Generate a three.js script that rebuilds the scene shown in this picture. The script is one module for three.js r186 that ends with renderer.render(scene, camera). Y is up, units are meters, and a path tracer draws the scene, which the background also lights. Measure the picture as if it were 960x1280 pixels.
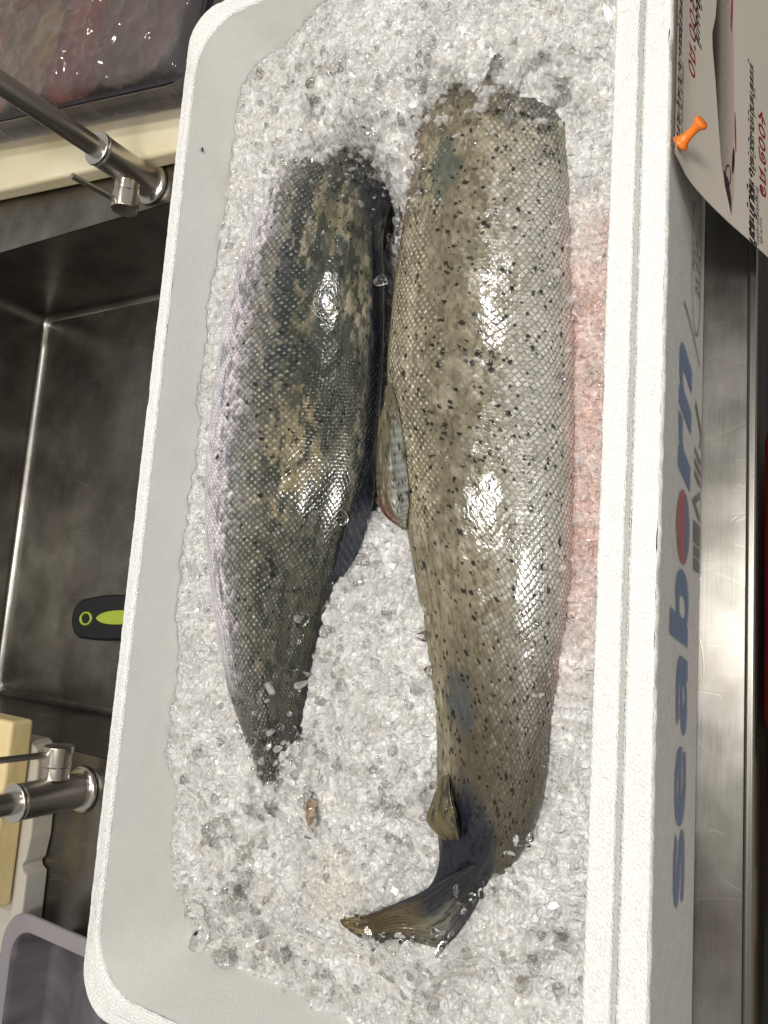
import * as THREE from 'three';
import { RoundedBoxGeometry } from 'three/addons/geometries/RoundedBoxGeometry.js';
import { mergeGeometries, mergeVertices, toCreasedNormals } from 'three/addons/utils/BufferGeometryUtils.js';
import { RectAreaLightUniformsLib } from 'three/addons/lights/RectAreaLightUniformsLib.js';

// ------------------------------------------------------------------ camera
const scene = new THREE.Scene();
const FOCAL = 938.49, CX = 480, CY = 640;                    // pixels of the 960 x 1280 photograph
const EYE = new THREE.Vector3(0.2745, 0.6078, 0.0967);
const RIGHT = new THREE.Vector3(0.8621, -0.5019, -0.0703).normalize();
const FWD = new THREE.Vector3(-0.5068, -0.8526, -0.1276);
FWD.addScaledVector(RIGHT, -FWD.dot(RIGHT)).normalize();
const DOWN = new THREE.Vector3().crossVectors(FWD, RIGHT).normalize();
const camera = new THREE.PerspectiveCamera(2 * Math.atan(640 / FOCAL) * 180 / Math.PI, 0.75, 0.01, 20);
camera.position.copy(EYE);
camera.quaternion.setFromRotationMatrix(new THREE.Matrix4().makeBasis(RIGHT, DOWN.clone().negate(), FWD.clone().negate()));
camera.updateMatrixWorld();

// ------------------------------------------------------------------ light: the shop's ceiling lamps and the dim room around
const renderer = new THREE.WebGLRenderer({ antialias: true });
renderer.toneMapping = THREE.LinearToneMapping;
renderer.toneMappingExposure = 1.18;
renderer.shadowMap.enabled = true;
RectAreaLightUniformsLib.init();
scene.background = new THREE.Color().setRGB(0.345, 0.334, 0.312);
const LAMP_COLOR = new THREE.Color().setRGB(1, 0.978, 0.935);
const LAMPS = [   // x, y, z, width (x), depth (z), strength
  [-0.40, 1.75, -0.10, 0.20, 0.12, 72, 'small bright ceiling light above the sink, beside the foam box'],
  [-0.32, 1.75, -0.86, 0.20, 0.12, 72, 'small bright ceiling light farther along, over the wrapped tray'],
  [0.43, 1.72, 0.05, 0.34, 0.20, 68, 'wide ceiling light panel above the steel edge beside the foam box'],
];

// ------------------------------------------------------------------ helpers
let seed = 12345;
const rnd = () => { seed = (seed * 1664525 + 1013904223) >>> 0; return seed / 4294967296; };
const rr = (a, b) => a + (b - a) * rnd();
const clamp = (x, a = 0, b = 1) => Math.min(b, Math.max(a, x));
const mix = (a, b, t) => a + (b - a) * t;
const smooth = (a, b, x) => { const t = clamp((x - a) / (b - a)); return t * t * (3 - 2 * t); };
function hash(x, y, s = 0) { let h = Math.imul(x | 0, 374761393) ^ Math.imul(y | 0, 668265263) ^ Math.imul(s | 0, 2147483629); h = Math.imul(h ^ (h >>> 13), 1274126177); h ^= h >>> 16; return (h >>> 0) / 4294967296; }
function vnoise(x, y, s = 0) {
  const xi = Math.floor(x), yi = Math.floor(y), fx = x - xi, fy = y - yi;
  const u = fx * fx * (3 - 2 * fx), v = fy * fy * (3 - 2 * fy);
  return mix(mix(hash(xi, yi, s), hash(xi + 1, yi, s), u), mix(hash(xi, yi + 1, s), hash(xi + 1, yi + 1, s), u), v);
}
function fbm(x, y, s = 0, o = 4) { let a = 0, w = 0.5, t = 0; for (let k = 0; k < o; k++) { a += w * vnoise(x, y, s + k * 17); t += w; w *= 0.5; x *= 2.03; y *= 2.03; } return a / t; }
const unproject = (px, py) => new THREE.Vector3().addScaledVector(RIGHT, (px - CX) / FOCAL).addScaledVector(DOWN, (py - CY) / FOCAL).add(FWD);
const atY = (px, py, y) => { const d = unproject(px, py); return EYE.clone().addScaledVector(d, (y - EYE.y) / d.y); };
const used = {};
const numbered = n => { const k = used[n] = (used[n] ?? -1) + 1; return k ? `${n}_${String(k).padStart(3, '0')}` : n; };
function thing(name, label, category, pos = [0, 0, 0], group) {
  const o = new THREE.Group(); o.name = numbered(name); o.position.set(...pos); o.userData = { label, category };
  if (group) o.userData.group = group;
  scene.add(o); return o;
}
function part(name, geo, mat, parent) {
  const m = new THREE.Mesh(geo, mat); m.name = name; m.castShadow = m.receiveShadow = true; parent.add(m); return m;
}
const rgb = (r, g, b) => new THREE.Color().setRGB(r, g, b);
const srgb = (r, g, b) => new THREE.Color().setRGB(r / 255, g / 255, b / 255, THREE.SRGBColorSpace);
const std = o => new THREE.MeshPhysicalMaterial(o);
function dataTex(w, h, f, color = false) {
  const d = new Uint8Array(w * h * 4), c = [0, 0, 0];
  for (let j = 0; j < h; j++) for (let i = 0; i < w; i++) {
    const v = f(i, j, c), k = (j * w + i) * 4;
    if (color) { d[k] = clamp(c[0], 0, 255); d[k + 1] = clamp(c[1], 0, 255); d[k + 2] = clamp(c[2], 0, 255); } else d[k] = d[k + 1] = d[k + 2] = clamp(v) * 255;
    d[k + 3] = 255;
  }
  const t = new THREE.DataTexture(d, w, h, THREE.RGBAFormat);
  t.magFilter = THREE.LinearFilter; t.minFilter = THREE.LinearFilter; t.wrapS = t.wrapT = THREE.RepeatWrapping;
  if (color) t.colorSpace = THREE.SRGBColorSpace; t.needsUpdate = true; return t;
}
function canvasTex(w, h, draw, color = true) {
  const c = document.createElement('canvas'); c.width = w; c.height = h; draw(c.getContext('2d'), w, h);
  const t = new THREE.CanvasTexture(c); if (color) t.colorSpace = THREE.SRGBColorSpace; t.wrapS = t.wrapT = THREE.RepeatWrapping; return t;
}
function tiled(t, x, y) { const c = t.clone(); c.wrapS = c.wrapT = THREE.MirroredRepeatWrapping; c.repeat.set(x, y); c.needsUpdate = true; return c; }
function grid(nu, nv, f, closeU = false, closeV = false) {   // f(u, v) -> [x, y, z, uvx, uvy]
  const P = [], U = [], I = [], cu = closeU ? nu : nu + 1, cv = closeV ? nv : nv + 1;
  for (let j = 0; j < cv; j++) for (let i = 0; i < cu; i++) { const q = f(i / nu, j / nv); P.push(q[0], q[1], q[2]); U.push(q[3] ?? i / nu, q[4] ?? j / nv); }
  for (let j = 0; j < nv; j++) for (let i = 0; i < nu; i++) {
    const a = j * cu + i, b = j * cu + (i + 1) % cu, c = ((j + 1) % cv) * cu + i, d = ((j + 1) % cv) * cu + (i + 1) % cu;
    I.push(a, c, b, b, c, d);
  }
  const g = new THREE.BufferGeometry();
  g.setAttribute('position', new THREE.Float32BufferAttribute(P, 3)); g.setAttribute('uv', new THREE.Float32BufferAttribute(U, 2));
  g.setIndex(I); g.computeVertexNormals(); return g;
}
function roundRect(hx, hz, r, n, ox = 0, oz = 0) {   // n points round a rounded rectangle in x, z with the running length
  const out = [], straightX = 2 * (hx - r), straightZ = 2 * (hz - r), arc = Math.PI * r / 2, total = 2 * (straightX + straightZ) + 4 * arc;
  for (let k = 0; k < n; k++) {
    let s = k / n * total; let x, z;
    const seg = [[straightZ, t => [hx, -hz + r + t]], [arc, t => [hx - r + r * Math.cos(t / r), hz - r + r * Math.sin(t / r)]], [straightX, t => [hx - r - t, hz]],
      [arc, t => [-hx + r - r * Math.sin(t / r), hz - r + r * Math.cos(t / r)]], [straightZ, t => [-hx, hz - r - t]],
      [arc, t => [-hx + r - r * Math.cos(t / r), -hz + r - r * Math.sin(t / r)]], [straightX, t => [-hx + r + t, -hz]], [arc, t => [hx - r + r * Math.sin(t / r), -hz + r - r * Math.cos(t / r)]]];
    for (const [len, g] of seg) { if (s <= len + 1e-9) { [x, z] = g(s); break; } s -= len; }
    out.push([x + ox, z + oz, k / n * total]);
  }
  return out;
}
function loops(list, n, jitter) {   // list of {hx,hz,r,y,ox,oz}; skin from loop to loop, running length as uv in metres
  const P = [], U = [], I = []; let run = 0, prev = null, first = null;
  list.forEach((l, j) => {
    const pts = roundRect(l.hx, l.hz, l.r, n, l.ox ?? 0, l.oz ?? 0);
    if (prev) run += Math.hypot(pts[0][0] - prev[0], l.y - prev[1]);
    prev = [pts[0][0], l.y]; first ??= pts;
    for (let k = 0; k <= n; k++) {
      const p = pts[k % n], s = k === n ? first[n - 1][2] + first[1][2] : first[k % n][2]; const d = jitter ? jitter(p, l, s) : [0, 0, 0];
      P.push(p[0] + d[0], l.y + d[1], p[1] + d[2]); U.push(s, run);
    }
  });
  for (let j = 0; j + 1 < list.length; j++) for (let k = 0; k < n; k++) { const a = j * (n + 1) + k, b = a + 1, c = a + n + 1, d = c + 1; I.push(a, c, b, b, c, d); }
  const g = new THREE.BufferGeometry();
  g.setAttribute('position', new THREE.Float32BufferAttribute(P, 3)); g.setAttribute('uv', new THREE.Float32BufferAttribute(U, 2));
  g.setIndex(I); g.computeVertexNormals();
  const N = g.attributes.normal;   // close the seam
  for (let j = 0; j < list.length; j++) { const a = j * (n + 1), b = a + n; const v = new THREE.Vector3(N.getX(a) + N.getX(b), N.getY(a) + N.getY(b), N.getZ(a) + N.getZ(b)).normalize(); N.setXYZ(a, v.x, v.y, v.z); N.setXYZ(b, v.x, v.y, v.z); }
  return g;
}
function disc(list) { return list; }
const cyl = (r0, r1, h, n = 40) => new THREE.CylinderGeometry(r1, r0, h, n, 1);
function lathe(pts, n = 48) { return new THREE.LatheGeometry(pts.map(p => new THREE.Vector2(p[0], p[1])), n); }

// ------------------------------------------------------------------ textures shared by the setting
const steelRough = dataTex(1024, 1024, (i, j) => 0.24 + 0.14 * fbm(i / 90, j / 90, 3) + 0.05 * (fbm(i / 4, j / 60, 5) - 0.5));
const steelBump = canvasTex(1024, 1024, (g, w, h) => {
  g.fillStyle = '#808080'; g.fillRect(0, 0, w, h);
  for (let k = 0; k < 5200; k++) { const y = rnd() * h, x = rnd() * w, l = rr(20, 200), v = rr(110, 146) | 0; g.strokeStyle = `rgba(${v},${v},${v},.5)`; g.lineWidth = rr(.5, 1.4); g.beginPath(); g.moveTo(x, y); g.lineTo(x + rr(-1, 1), y + l); g.stroke(); }
  for (let k = 0; k < 170; k++) { const x = rnd() * w, y = rnd() * h, a = rr(0, 6.28), l = rr(10, 110); g.strokeStyle = rnd() < .5 ? 'rgba(200,200,200,.8)' : 'rgba(60,60,60,.7)'; g.lineWidth = rr(.6, 1.8); g.beginPath(); g.moveTo(x, y); g.quadraticCurveTo(x + Math.cos(a) * l / 2 + rr(-6, 6), y + Math.sin(a) * l / 2, x + Math.cos(a) * l, y + Math.sin(a) * l); g.stroke(); }
}, false);
const steelStain = canvasTex(1024, 1024, (g, w, h) => {
  const im = g.createImageData(w, h);
  for (let j = 0; j < h; j++) for (let i = 0; i < w; i++) {
    const k = (j * w + i) * 4, a = fbm(i / 130, j / 130, 8), b = fbm(i / 40, j / 60, 9), c = fbm(i / 200 + 5, j / 200, 12);
    im.data[k] = 186 + 90 * (a - .5) + 10 * (c - .5) + 24 * (b - .5); im.data[k + 1] = 183 + 92 * (a - .5) + 24 * (b - .5); im.data[k + 2] = 178 + 92 * (a - .5) + 8 * (c - .5) + 26 * (b - .5); im.data[k + 3] = 255;
  }
  g.putImageData(im, 0, 0);
  for (let k = 0; k < 150; k++) { const x = rnd() * w, y = rnd() * h, a = rr(-.5, .5), l = rr(20, 120); g.strokeStyle = `rgba(240,238,230,${rr(.10, .5)})`; g.lineWidth = rr(.8, 4); g.beginPath(); g.moveTo(x, y); g.quadraticCurveTo(x + Math.cos(a) * l / 2 + rr(-14, 14), y + Math.sin(a) * l / 2 + rr(-14, 14), x + Math.cos(a) * l, y + Math.sin(a) * l); g.stroke(); }
  for (let k = 0; k < 260; k++) { g.fillStyle = `rgba(235,232,222,${rr(.2, .7)})`; g.beginPath(); g.arc(rnd() * w, rnd() * h, rr(.5, 1.6), 0, 7); g.fill(); }
});
const steel = (rep, o = {}) => std({ color: rgb(0.47, 0.46, 0.44), metalness: 1, roughness: 1, map: tiled(steelStain, rep, rep), roughnessMap: tiled(steelRough, rep, rep), bumpMap: tiled(steelBump, rep, rep), bumpScale: 0.00012, ...o });
const brushed = std({ color: rgb(0.50, 0.47, 0.43), metalness: 1, roughness: 0.30 });

// ------------------------------------------------------------------ setting: steel counter with basin, floor below
const floor = part('floor', new THREE.PlaneGeometry(6, 6).rotateX(-Math.PI / 2).translate(0, -0.85, 0), std({ color: rgb(0.05, 0.045, 0.04), roughness: 0.7, roughnessMap: steelRough }), scene);
floor.userData = { kind: 'structure' };
const counter = thing('sink_counter', 'stainless steel counter with a deep scratched sink, under the white foam box', 'counter');
{
  const sh = new THREE.Shape([[-1.5, -1.5], [0.2240, -1.5], [0.2240, 1.5], [-1.5, 1.5]].map(p => new THREE.Vector2(p[0], -p[1])));
  const hole = new THREE.Path(), x0 = -0.95, x1 = -0.245, z0 = -0.386, z1 = 0.287, r = 0.012;
  hole.moveTo(x0 + r, -z0); hole.lineTo(x1 - r, -z0); hole.quadraticCurveTo(x1, -z0, x1, -z0 - r); hole.lineTo(x1, -z1 + r); hole.quadraticCurveTo(x1, -z1, x1 - r, -z1); hole.lineTo(x0 + r, -z1); hole.quadraticCurveTo(x0, -z1, x0, -z1 + r); hole.lineTo(x0, -z0 - r); hole.quadraticCurveTo(x0, -z0, x0 + r, -z0);
  sh.holes.push(hole);
  part('deck', new THREE.ExtrudeGeometry(sh, { depth: 0.003, bevelEnabled: false }).rotateX(-Math.PI / 2).translate(0, -0.003, 0), steel(2.6), counter);
  const cx = (x0 + x1) / 2, cz = (z0 + z1) / 2, hx = (x1 - x0) / 2 - 0.0008, hz = (z1 - z0) / 2 - 0.0008;
  const L = (d, y, rad) => ({ hx: hx - d, hz: hz - d, r: rad, y, ox: cx, oz: cz });
  part('basin_wall', loops([L(0, -0.0005, 0.012), L(0, -0.19, 0.012), L(0.003, -0.197, 0.012), L(0.010, -0.2, 0.012)], 240), steel(2.1), counter);
  const fl = new THREE.PlaneGeometry(2 * hx - 0.018, 2 * hz - 0.018, 1, 1).rotateX(-Math.PI / 2).translate(cx, -0.2002, cz);
  const fu = fl.attributes.uv; for (let i = 0; i < fu.count; i++) fu.setXY(i, fu.getX(i) * 0.7, fu.getY(i) * 0.67);
  part('basin_floor', fl, steel(2.2), counter);
  part('edge_lip', new RoundedBoxGeometry(0.0075, 0.012, 3.0, 3, 0.0025).translate(0.2279, 0.0005, 0), steel(3), counter);
  part('apron', new THREE.BoxGeometry(0.002, 0.12, 3.0).translate(0.2290, -0.0665, 0), steel(3), counter);
  const leg = new THREE.BoxGeometry(0.04, 0.845, 0.04);
  for (const [x, z] of [[0.2, 1.1], [0.2, -1.1], [-1.2, 1.1], [-1.2, -1.1]]) part('leg', leg.clone().translate(x, -0.4275, z), steel(3), counter);
}

// ------------------------------------------------------------------ ceiling lamps (outside the frame)
for (const [x, y, z, w, d, s, label] of LAMPS) {
  const t = thing('ceiling_light', label, 'light', [x, y, z], 'ceiling lights over the counter');
  part('housing', new RoundedBoxGeometry(w + 0.04, 0.04, d + 0.04, 2, 0.006).translate(0, 0.026, 0), std({ color: rgb(.8, .8, .8), roughness: .6 }), t);
  part('light_panel', new THREE.BoxGeometry(w, 0.004, d).translate(0, 0.003, 0), std({ color: rgb(1, 1, 1), emissive: LAMP_COLOR, emissiveIntensity: Math.min(4, s * .5) }), t);
  const l = new THREE.RectAreaLight(LAMP_COLOR, s, w, d); l.name = 'panel_glow'; l.position.set(0, -0.004, 0); l.rotation.x = -Math.PI / 2; t.add(l);
}

// ------------------------------------------------------------------ foam box
const BOX_H = 0.198, LIP = 0.0080;
const beadTex = (() => {   // expanded polystyrene: round beads pressed together
  const N = 768, cells = 40, pts = [];
  for (let j = 0; j < cells; j++) for (let i = 0; i < cells; i++) pts.push([(i + .5 + (hash(i, j, 1) - .5) * .85) / cells, (j + .5 + (hash(i, j, 2) - .5) * .85) / cells, hash(i, j, 3)]);
  const at = (i, j) => pts[((j + cells) % cells) * cells + (i + cells) % cells];
  const look = (i, j) => {
    const x = i / N, y = j / N, ci = Math.floor(x * cells), cj = Math.floor(y * cells); let a = 9, b = 9, id = 0;
    for (let dj = -1; dj <= 1; dj++) for (let di = -1; di <= 1; di++) { const p = at(ci + di, cj + dj); let dx = Math.abs(p[0] - x), dy = Math.abs(p[1] - y); if (dx > .5) dx = 1 - dx; if (dy > .5) dy = 1 - dy; const d = Math.hypot(dx, dy) * cells; if (d < a) { b = a; a = d; id = p[2]; } else if (d < b) b = d; }
    return [a, b, id];
  };
  const bump = dataTex(N, N, (i, j) => { const [a, b, id] = look(i, j); return 0.2 + 0.45 * smooth(-.1, 0.6, b - a) * (0.7 + 0.8 * (id - .5)) + 0.22 * vnoise(i / 4, j / 4, 7); });
  const col = dataTex(N, N, (i, j, c) => { const [a, b, id] = look(i, j), e = smooth(-.05, .5, b - a), v = 224 + 12 * (id - .5) + 14 * e + 12 * (vnoise(i / 4, j / 4, 8) - .5) + 10 * (fbm(i / 60, j / 60, 4) - .5); c[0] = v; c[1] = v - 1; c[2] = v - 4; }, true);
  return { bump, col };
})();
const foam = (rep, o = {}) => std({ color: rgb(0.95, 0.95, 0.94), roughness: 0.62, map: tiled(beadTex.col, rep, rep), bumpMap: tiled(beadTex.bump, rep, rep), bumpScale: 0.0012, ...o });
const box = thing('foam_box', 'long open white polystyrene fish box packed with crushed ice', 'box');
const INX0 = -0.179, INX1 = 0.1692, INZ = 0.3775, INCX = (INX0 + INX1) / 2, INHX = (INX1 - INX0) / 2;
{
  const chip = (s, k) => { const a = vnoise(s * 120, k, 31), b = vnoise(s * 420, k, 32), c = vnoise(s * 14, k, 33); return 0.0006 * (a - .5) + 0.0005 * (b - .5) + 0.0005 * (c - .5) - 0.0009 * smooth(0.86, 0.97, vnoise(s * 38, k, 35)); };
  const jit = (p, l, s) => {
    if (!l.k) return [0, 0, 0];
    const cx = l.ox ?? 0, n = new THREE.Vector2(p[0] - cx, p[1]); const nx = Math.abs(n.x) / l.hx > Math.abs(n.y) / l.hz ? Math.sign(n.x) : 0, nz = nx ? 0 : Math.sign(n.y);
    const d = chip(s, l.k) * l.a; return [nx * d, 0.35 * d, nz * d];
  };
  const O = (hx, hz, y, r, k, a = 1) => ({ hx, hz, r, y, k, a });
  const outer = [O(0.186, 0.392, 0.0006, 0.03), O(0.1925, 0.3985, 0.004, 0.032), O(0.194, 0.3995, 0.012, 0.032), O(0.197, 0.4015, 0.1, 0.032), O(0.1995, 0.4030, 0.190, 0.032, 1, .5), O(0.2, 0.4033, 0.1945, 0.032, 1), O(0.1998, 0.4032, 0.1966, 0.032, 1), O(0.1985, 0.402, 0.1979, 0.031, 1, .6)];
  const seamX = (INX1 + 0.0148 - (INX0 - 0.0098)) / 2, seamO = (INX1 + 0.0148 + INX0 - 0.0098) / 2, seamZ = INZ + 0.0125;
  const S = (d, y, r, k, a = .35) => ({ hx: seamX + d, hz: seamZ + d, r, y, ox: seamO, k, a });
  const ledge = [S(0.0012, BOX_H, 0.037, 2, .3), S(0.0002, BOX_H + 0.0004, 0.037, 2), S(-0.0006, BOX_H + LIP - 0.0012, 0.037, 2), S(-0.0018, BOX_H + LIP, 0.036, 2, .2)];
  const Q = (d, y, r, k, a = .4) => ({ hx: INHX + d, hz: INZ + d, r, y, ox: INCX, k, a });
  const inner = [Q(0.0022, BOX_H + LIP, 0.042, 3, .2), Q(0.0006, BOX_H + LIP - 0.0006, 0.042, 3), Q(0, BOX_H + LIP - 0.0022, 0.042, 3), Q(-0.0006, 0.17, 0.042), Q(-0.004, 0.04, 0.042), Q(-0.010, 0.026, 0.038), Q(-0.02, 0.0235, 0.03)];
  const rimMat = foam(9), wallIn = foam(9, { bumpScale: 0.0002, map: tiled(dataTex(512, 512, (i, j, c) => { const v = 240 + 9 * (fbm(i / 60, j / 60, 14) - .5) + 5 * (fbm(i / 8, j / 8, 15) - .5); c[0] = v; c[1] = v - 1; c[2] = v - 4; }, true), 4, 4) });
  part('outer_wall', loops(outer.slice(0, 8), 900, jit), foam(9, { bumpScale: 0.0004 }), box);
  part('rim_ledge', loops([outer[7], ledge[0]], 900, jit), rimMat, box);
  part('rim_lip', loops([...ledge, ...inner.slice(0, 3)], 900, jit), rimMat, box);
  part('inner_wall', loops(inner.slice(2), 300, jit), wallIn, box);
  part('base', new RoundedBoxGeometry(INHX * 2 - 0.03, 0.024, INZ * 2 - 0.03, 2, 0.003).translate(INCX, 0.0125, 0), wallIn, box);
  // the maker's print on the long side, faded ink straight on the foam
  const ink = canvasTex(1440, 540, (g, w, h) => {
    const X = z => (0.28 - z) * 3000, Y = y => (0.18 - y) * 3000;
    g.clearRect(0, 0, w, h);
    const put = (ch, za, zb, yb, yt, color) => {   // squeeze one letter into its box
      g.save(); g.font = 'bold 200px sans-serif'; g.fillStyle = color; const m = g.measureText(ch), gw = m.actualBoundingBoxRight + m.actualBoundingBoxLeft, gh = m.actualBoundingBoxAscent + m.actualBoundingBoxDescent;
      g.translate(X(za), Y(yb)); g.scale((X(zb) - X(za)) / gw, (Y(yb) - Y(yt)) / gh); g.transform(1, 0, -0.12, 1, 0, 0); g.fillText(ch, m.actualBoundingBoxLeft, -m.actualBoundingBoxDescent); g.strokeStyle = color; g.lineWidth = 5; g.lineJoin = 'round'; g.strokeText(ch, m.actualBoundingBoxLeft, -m.actualBoundingBoxDescent); g.restore();
    };
    const blue = '#8093b4';
    put('s', .263, .222, .076, .124, blue); put('e', .217, .172, .077, .126, blue); put('a', .163, .118, .078, .128, blue); put('b', .107, .064, .081, .158, blue);
    g.save(); g.translate(X(.033), Y(.112)); g.scale(70, 92); g.beginPath(); g.arc(0, 0, 1, 0, 7); g.fillStyle = '#c07a7c'; g.fill(); g.clip(); g.beginPath(); g.ellipse(.1, 1.1, 1.5, .95, 0, 0, 7); g.fillStyle = '#8090b2'; g.fill(); g.restore();
    put('r', .005, -.028, .084, .14, blue); put('n', -.034, -.076, .084, .142, blue);
    g.fillStyle = '#8d8b82'; g.strokeStyle = '#8d8b82';   // the smaller grey line under it
    g.fillRect(X(.055), Y(.055), 26, 110); g.fillRect(X(.045), Y(.055), 22, 110); g.fillRect(X(.036), Y(.058), 46, 118);
    g.lineWidth = 16; g.beginPath(); g.moveTo(X(.016), Y(.022)); g.lineTo(X(.008), Y(.058)); g.lineTo(X(-.002), Y(.022)); g.stroke();
    g.lineWidth = 14; for (const z of [-.010, -.018, -.026]) { g.beginPath(); g.moveTo(X(z), Y(.02)); g.lineTo(X(z - .003), Y(.058)); g.stroke(); }
    g.lineWidth = 18; g.beginPath(); g.moveTo(X(-.036), Y(.026)); g.lineTo(X(-.05), Y(.022)); g.lineTo(X(-.062), Y(.058)); g.stroke();
    g.strokeStyle = '#918f86'; g.lineWidth = 7; g.beginPath(); g.moveTo(X(-.108), Y(.13)); g.quadraticCurveTo(X(-.108), Y(.09), X(-.096), Y(.035)); g.stroke();
    g.save(); g.translate(X(-.160), Y(.066)); g.scale(150, 84); g.beginPath(); g.arc(0, 0, 1, 0, 7); g.restore(); g.lineWidth = 7; g.stroke();
    g.font = 'bold 44px sans-serif'; g.fillStyle = '#86847b'; g.textAlign = 'center'; g.fillText('NO', X(-.160), Y(.078)); g.fillText('M 448', X(-.160), Y(.06)); g.fillText('EFTA', X(-.160), Y(.043));
    g.globalCompositeOperation = 'destination-out';   // worn, patchy ink
    for (let k = 0; k < 2600; k++) { g.fillStyle = `rgba(0,0,0,${rr(.1, .5)})`; g.beginPath(); g.ellipse(rnd() * w, rnd() * h, rr(1, 5), rr(1, 4), 0, 0, 7); g.fill(); }
    for (let k = 0; k < 60; k++) { g.strokeStyle = `rgba(0,0,0,${rr(.15, .5)})`; g.lineWidth = rr(1, 4); const y = rr(100, 330), x = rr(0, 800); g.beginPath(); g.moveTo(x, y); g.lineTo(x + rr(20, 120), y + rr(-3, 3)); g.stroke(); }
  });
  const wallX = y => (y < .1 ? mix(.194, .197, (y - .012) / .088) : mix(.197, .1995, (y - .1) / .09)) + 0.0008;
  part('printed_lettering', grid(1, 8, (u, v) => [wallX(0.012 + v * .168), 0.012 + v * .168, .28 - .48 * u, u, (0.012 + v * .168) / .18]), std({ map: ink, transparent: true, opacity: 0.86, roughness: .7, side: THREE.DoubleSide }), box);
}

// ------------------------------------------------------------------ ice level over the box
const ICE = [[300, 130, .155], [265, 250, .152], [252, 450, .164], [238, 700, .163], [228, 900, .158], [232, 1050, .140], [250, 1180, .122], [330, 1235, .126], [450, 1250, .136], [600, 1230, .142], [720, 1200, .142], [712, 1000, .158], [728, 850, .160], [742, 500, .162], [742, 620, .162], [742, 380, .162], [745, 250, .166], [748, 110, .168], [650, 30, .188], [500, 50, .202], [440, 70, .198], [430, 120, .196], [400, 140, .186], [360, 170, .178], [320, 220, .168], [490, 130, .196], [470, 170, .182], [610, 60, .188], [690, 70, .184], [543, 175, .160], [722, 150, .162], [722, 220, .160], [476, 215, .140], [480, 280, .112], [484, 400, .105], [455, 610, .130], [465, 690, .164], [470, 800, .177], [455, 950, .177], [430, 1080, .167], [330, 1080, .156], [290, 950, .154], [625, 1140, .162], [530, 1195, .168], [400, 900, .164], [400, 1010, .165]]
  .map(([px, py, y]) => { const p = atY(px, py, y); return [p.x, p.z, y]; });
const iceLevel = (x, z) => { let s = 0, w = 0; for (const [a, b, y] of ICE) { const d = (x - a) ** 2 + (z - b) ** 2 + 2.5e-4, k = 1 / (d * d); s += k * y; w += k; } return s / w; };

// ------------------------------------------------------------------ fish
const SCALE_W = 0.0056, SCALE_R = 0.0031;
function scaleAt(s, t) {   // s along the fish (m), t across (m) -> [height 0..1, edge 0..1, id]
  s += 0.010 * fbm(s * 14, t * 30, 66, 2) + 0.0014 * vnoise(s * 120, t * 120, 67); const row = Math.floor(s / SCALE_R);
  for (let k = 2; k >= -1; k--) {
    const r = row - k, off = (r & 1) * 0.5, c0 = Math.round(t / SCALE_W - off);
    const cs = (r + .5) * SCALE_R + (hash(r, c0, 51) - .5) * 0.0004, ct = (c0 + off) * SCALE_W + (hash(r, c0, 52) - .5) * 0.0006;
    const ds = (s - cs) / 0.0044, dt = (t - ct) / 0.0033, q = ds * ds + dt * dt;
    if (q < 1) { const e = Math.sqrt(q); return [clamp(0.55 + 0.35 * ds - 0.6 * Math.max(0, e - .72) - .25 * dt * dt), e, hash(r, c0, 53)]; }
  }
  return [0.05, 1, .5];
}
const LEN = 0.70, ARC = 0.20, TW = 800, TH = 1600;
const warp = (i, j) => 0.012 * fbm(j / 170, i / 190, 60, 2) + 0.0016 * fbm(j / 26, i / 26, 65, 2);
const relief = amount => dataTex(TW, TH, (i, j) => { const u = j / TH, v = i / TW, s = u * LEN, t = v * ARC + warp(i, j); const m = amount(u, v, fbm(i / 55, j / 75, 61)); return 0.5 + (scaleAt(s, t)[0] - .5) * m * .8 + 0.10 * (fbm(i / 5, j / 5, 62) - .5) + .10 * (fbm(i / 26, j / 26, 64) - .5); });
const reliefR = relief((u, v, n) => clamp(.16 + .84 * smooth(.54, .74, v + .3 * (n - .5)) + .9 * smooth(.36, .2, v + .3 * (n - .5)) * smooth(.2, .3, u) * smooth(.72, .6, u) + .5 * smooth(.14, .05, u) + .3 * smooth(.55, .75, n)));
const reliefL = relief((u, v, n) => clamp(.12 + .85 * smooth(.58, .46, v + .3 * (n - .5)) + .5 * smooth(.36, .46, u + .2 * (n - .5)) + .2 * smooth(.55, .75, n)));
function spots(n, sd, dens) {   // black spots, kept in a coarse bucket grid
  const b = new Map(); let k = 0, tries = 0; const old = seed; seed = sd;
  while (k < n && tries++ < n * 30) { const v = rnd(), u = rnd(); if (rnd() > dens(u, v)) continue; const r = rr(.0006, .0017) * (rnd() < .15 ? 1.5 : 1), s = u * LEN, t = v * ARC, key = Math.floor(s / .006) + ',' + Math.floor(t / .006); if (!b.has(key)) b.set(key, []); b.get(key).push([s, t, r, rr(.7, 1.5)]); k++; }
  seed = old;
  return (s, t) => { let m = 0; const a = Math.floor(s / .006), c = Math.floor(t / .006); for (let i = -1; i <= 1; i++) for (let j = -1; j <= 1; j++) for (const [x, y, r, el] of b.get((a + i) + ',' + (c + j)) ?? []) { const d = Math.hypot((s - x) * el, t - y) / r + 1.3 * (vnoise(s * 1100, t * 1100, 70) - .5); m = Math.max(m, 1 - smooth(.5, 1.25, d)); } return m; };
}
function paint(c, r, g, b, k) { c[0] = mix(c[0], r, k); c[1] = mix(c[1], g, k); c[2] = mix(c[2], b, k); }
const blob = (u, v, cu, cv, ru, rv, w) => 1 - smooth(.55, 1.25, Math.hypot((u - cu) / ru, (v - cv) / rv) + w);
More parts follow.
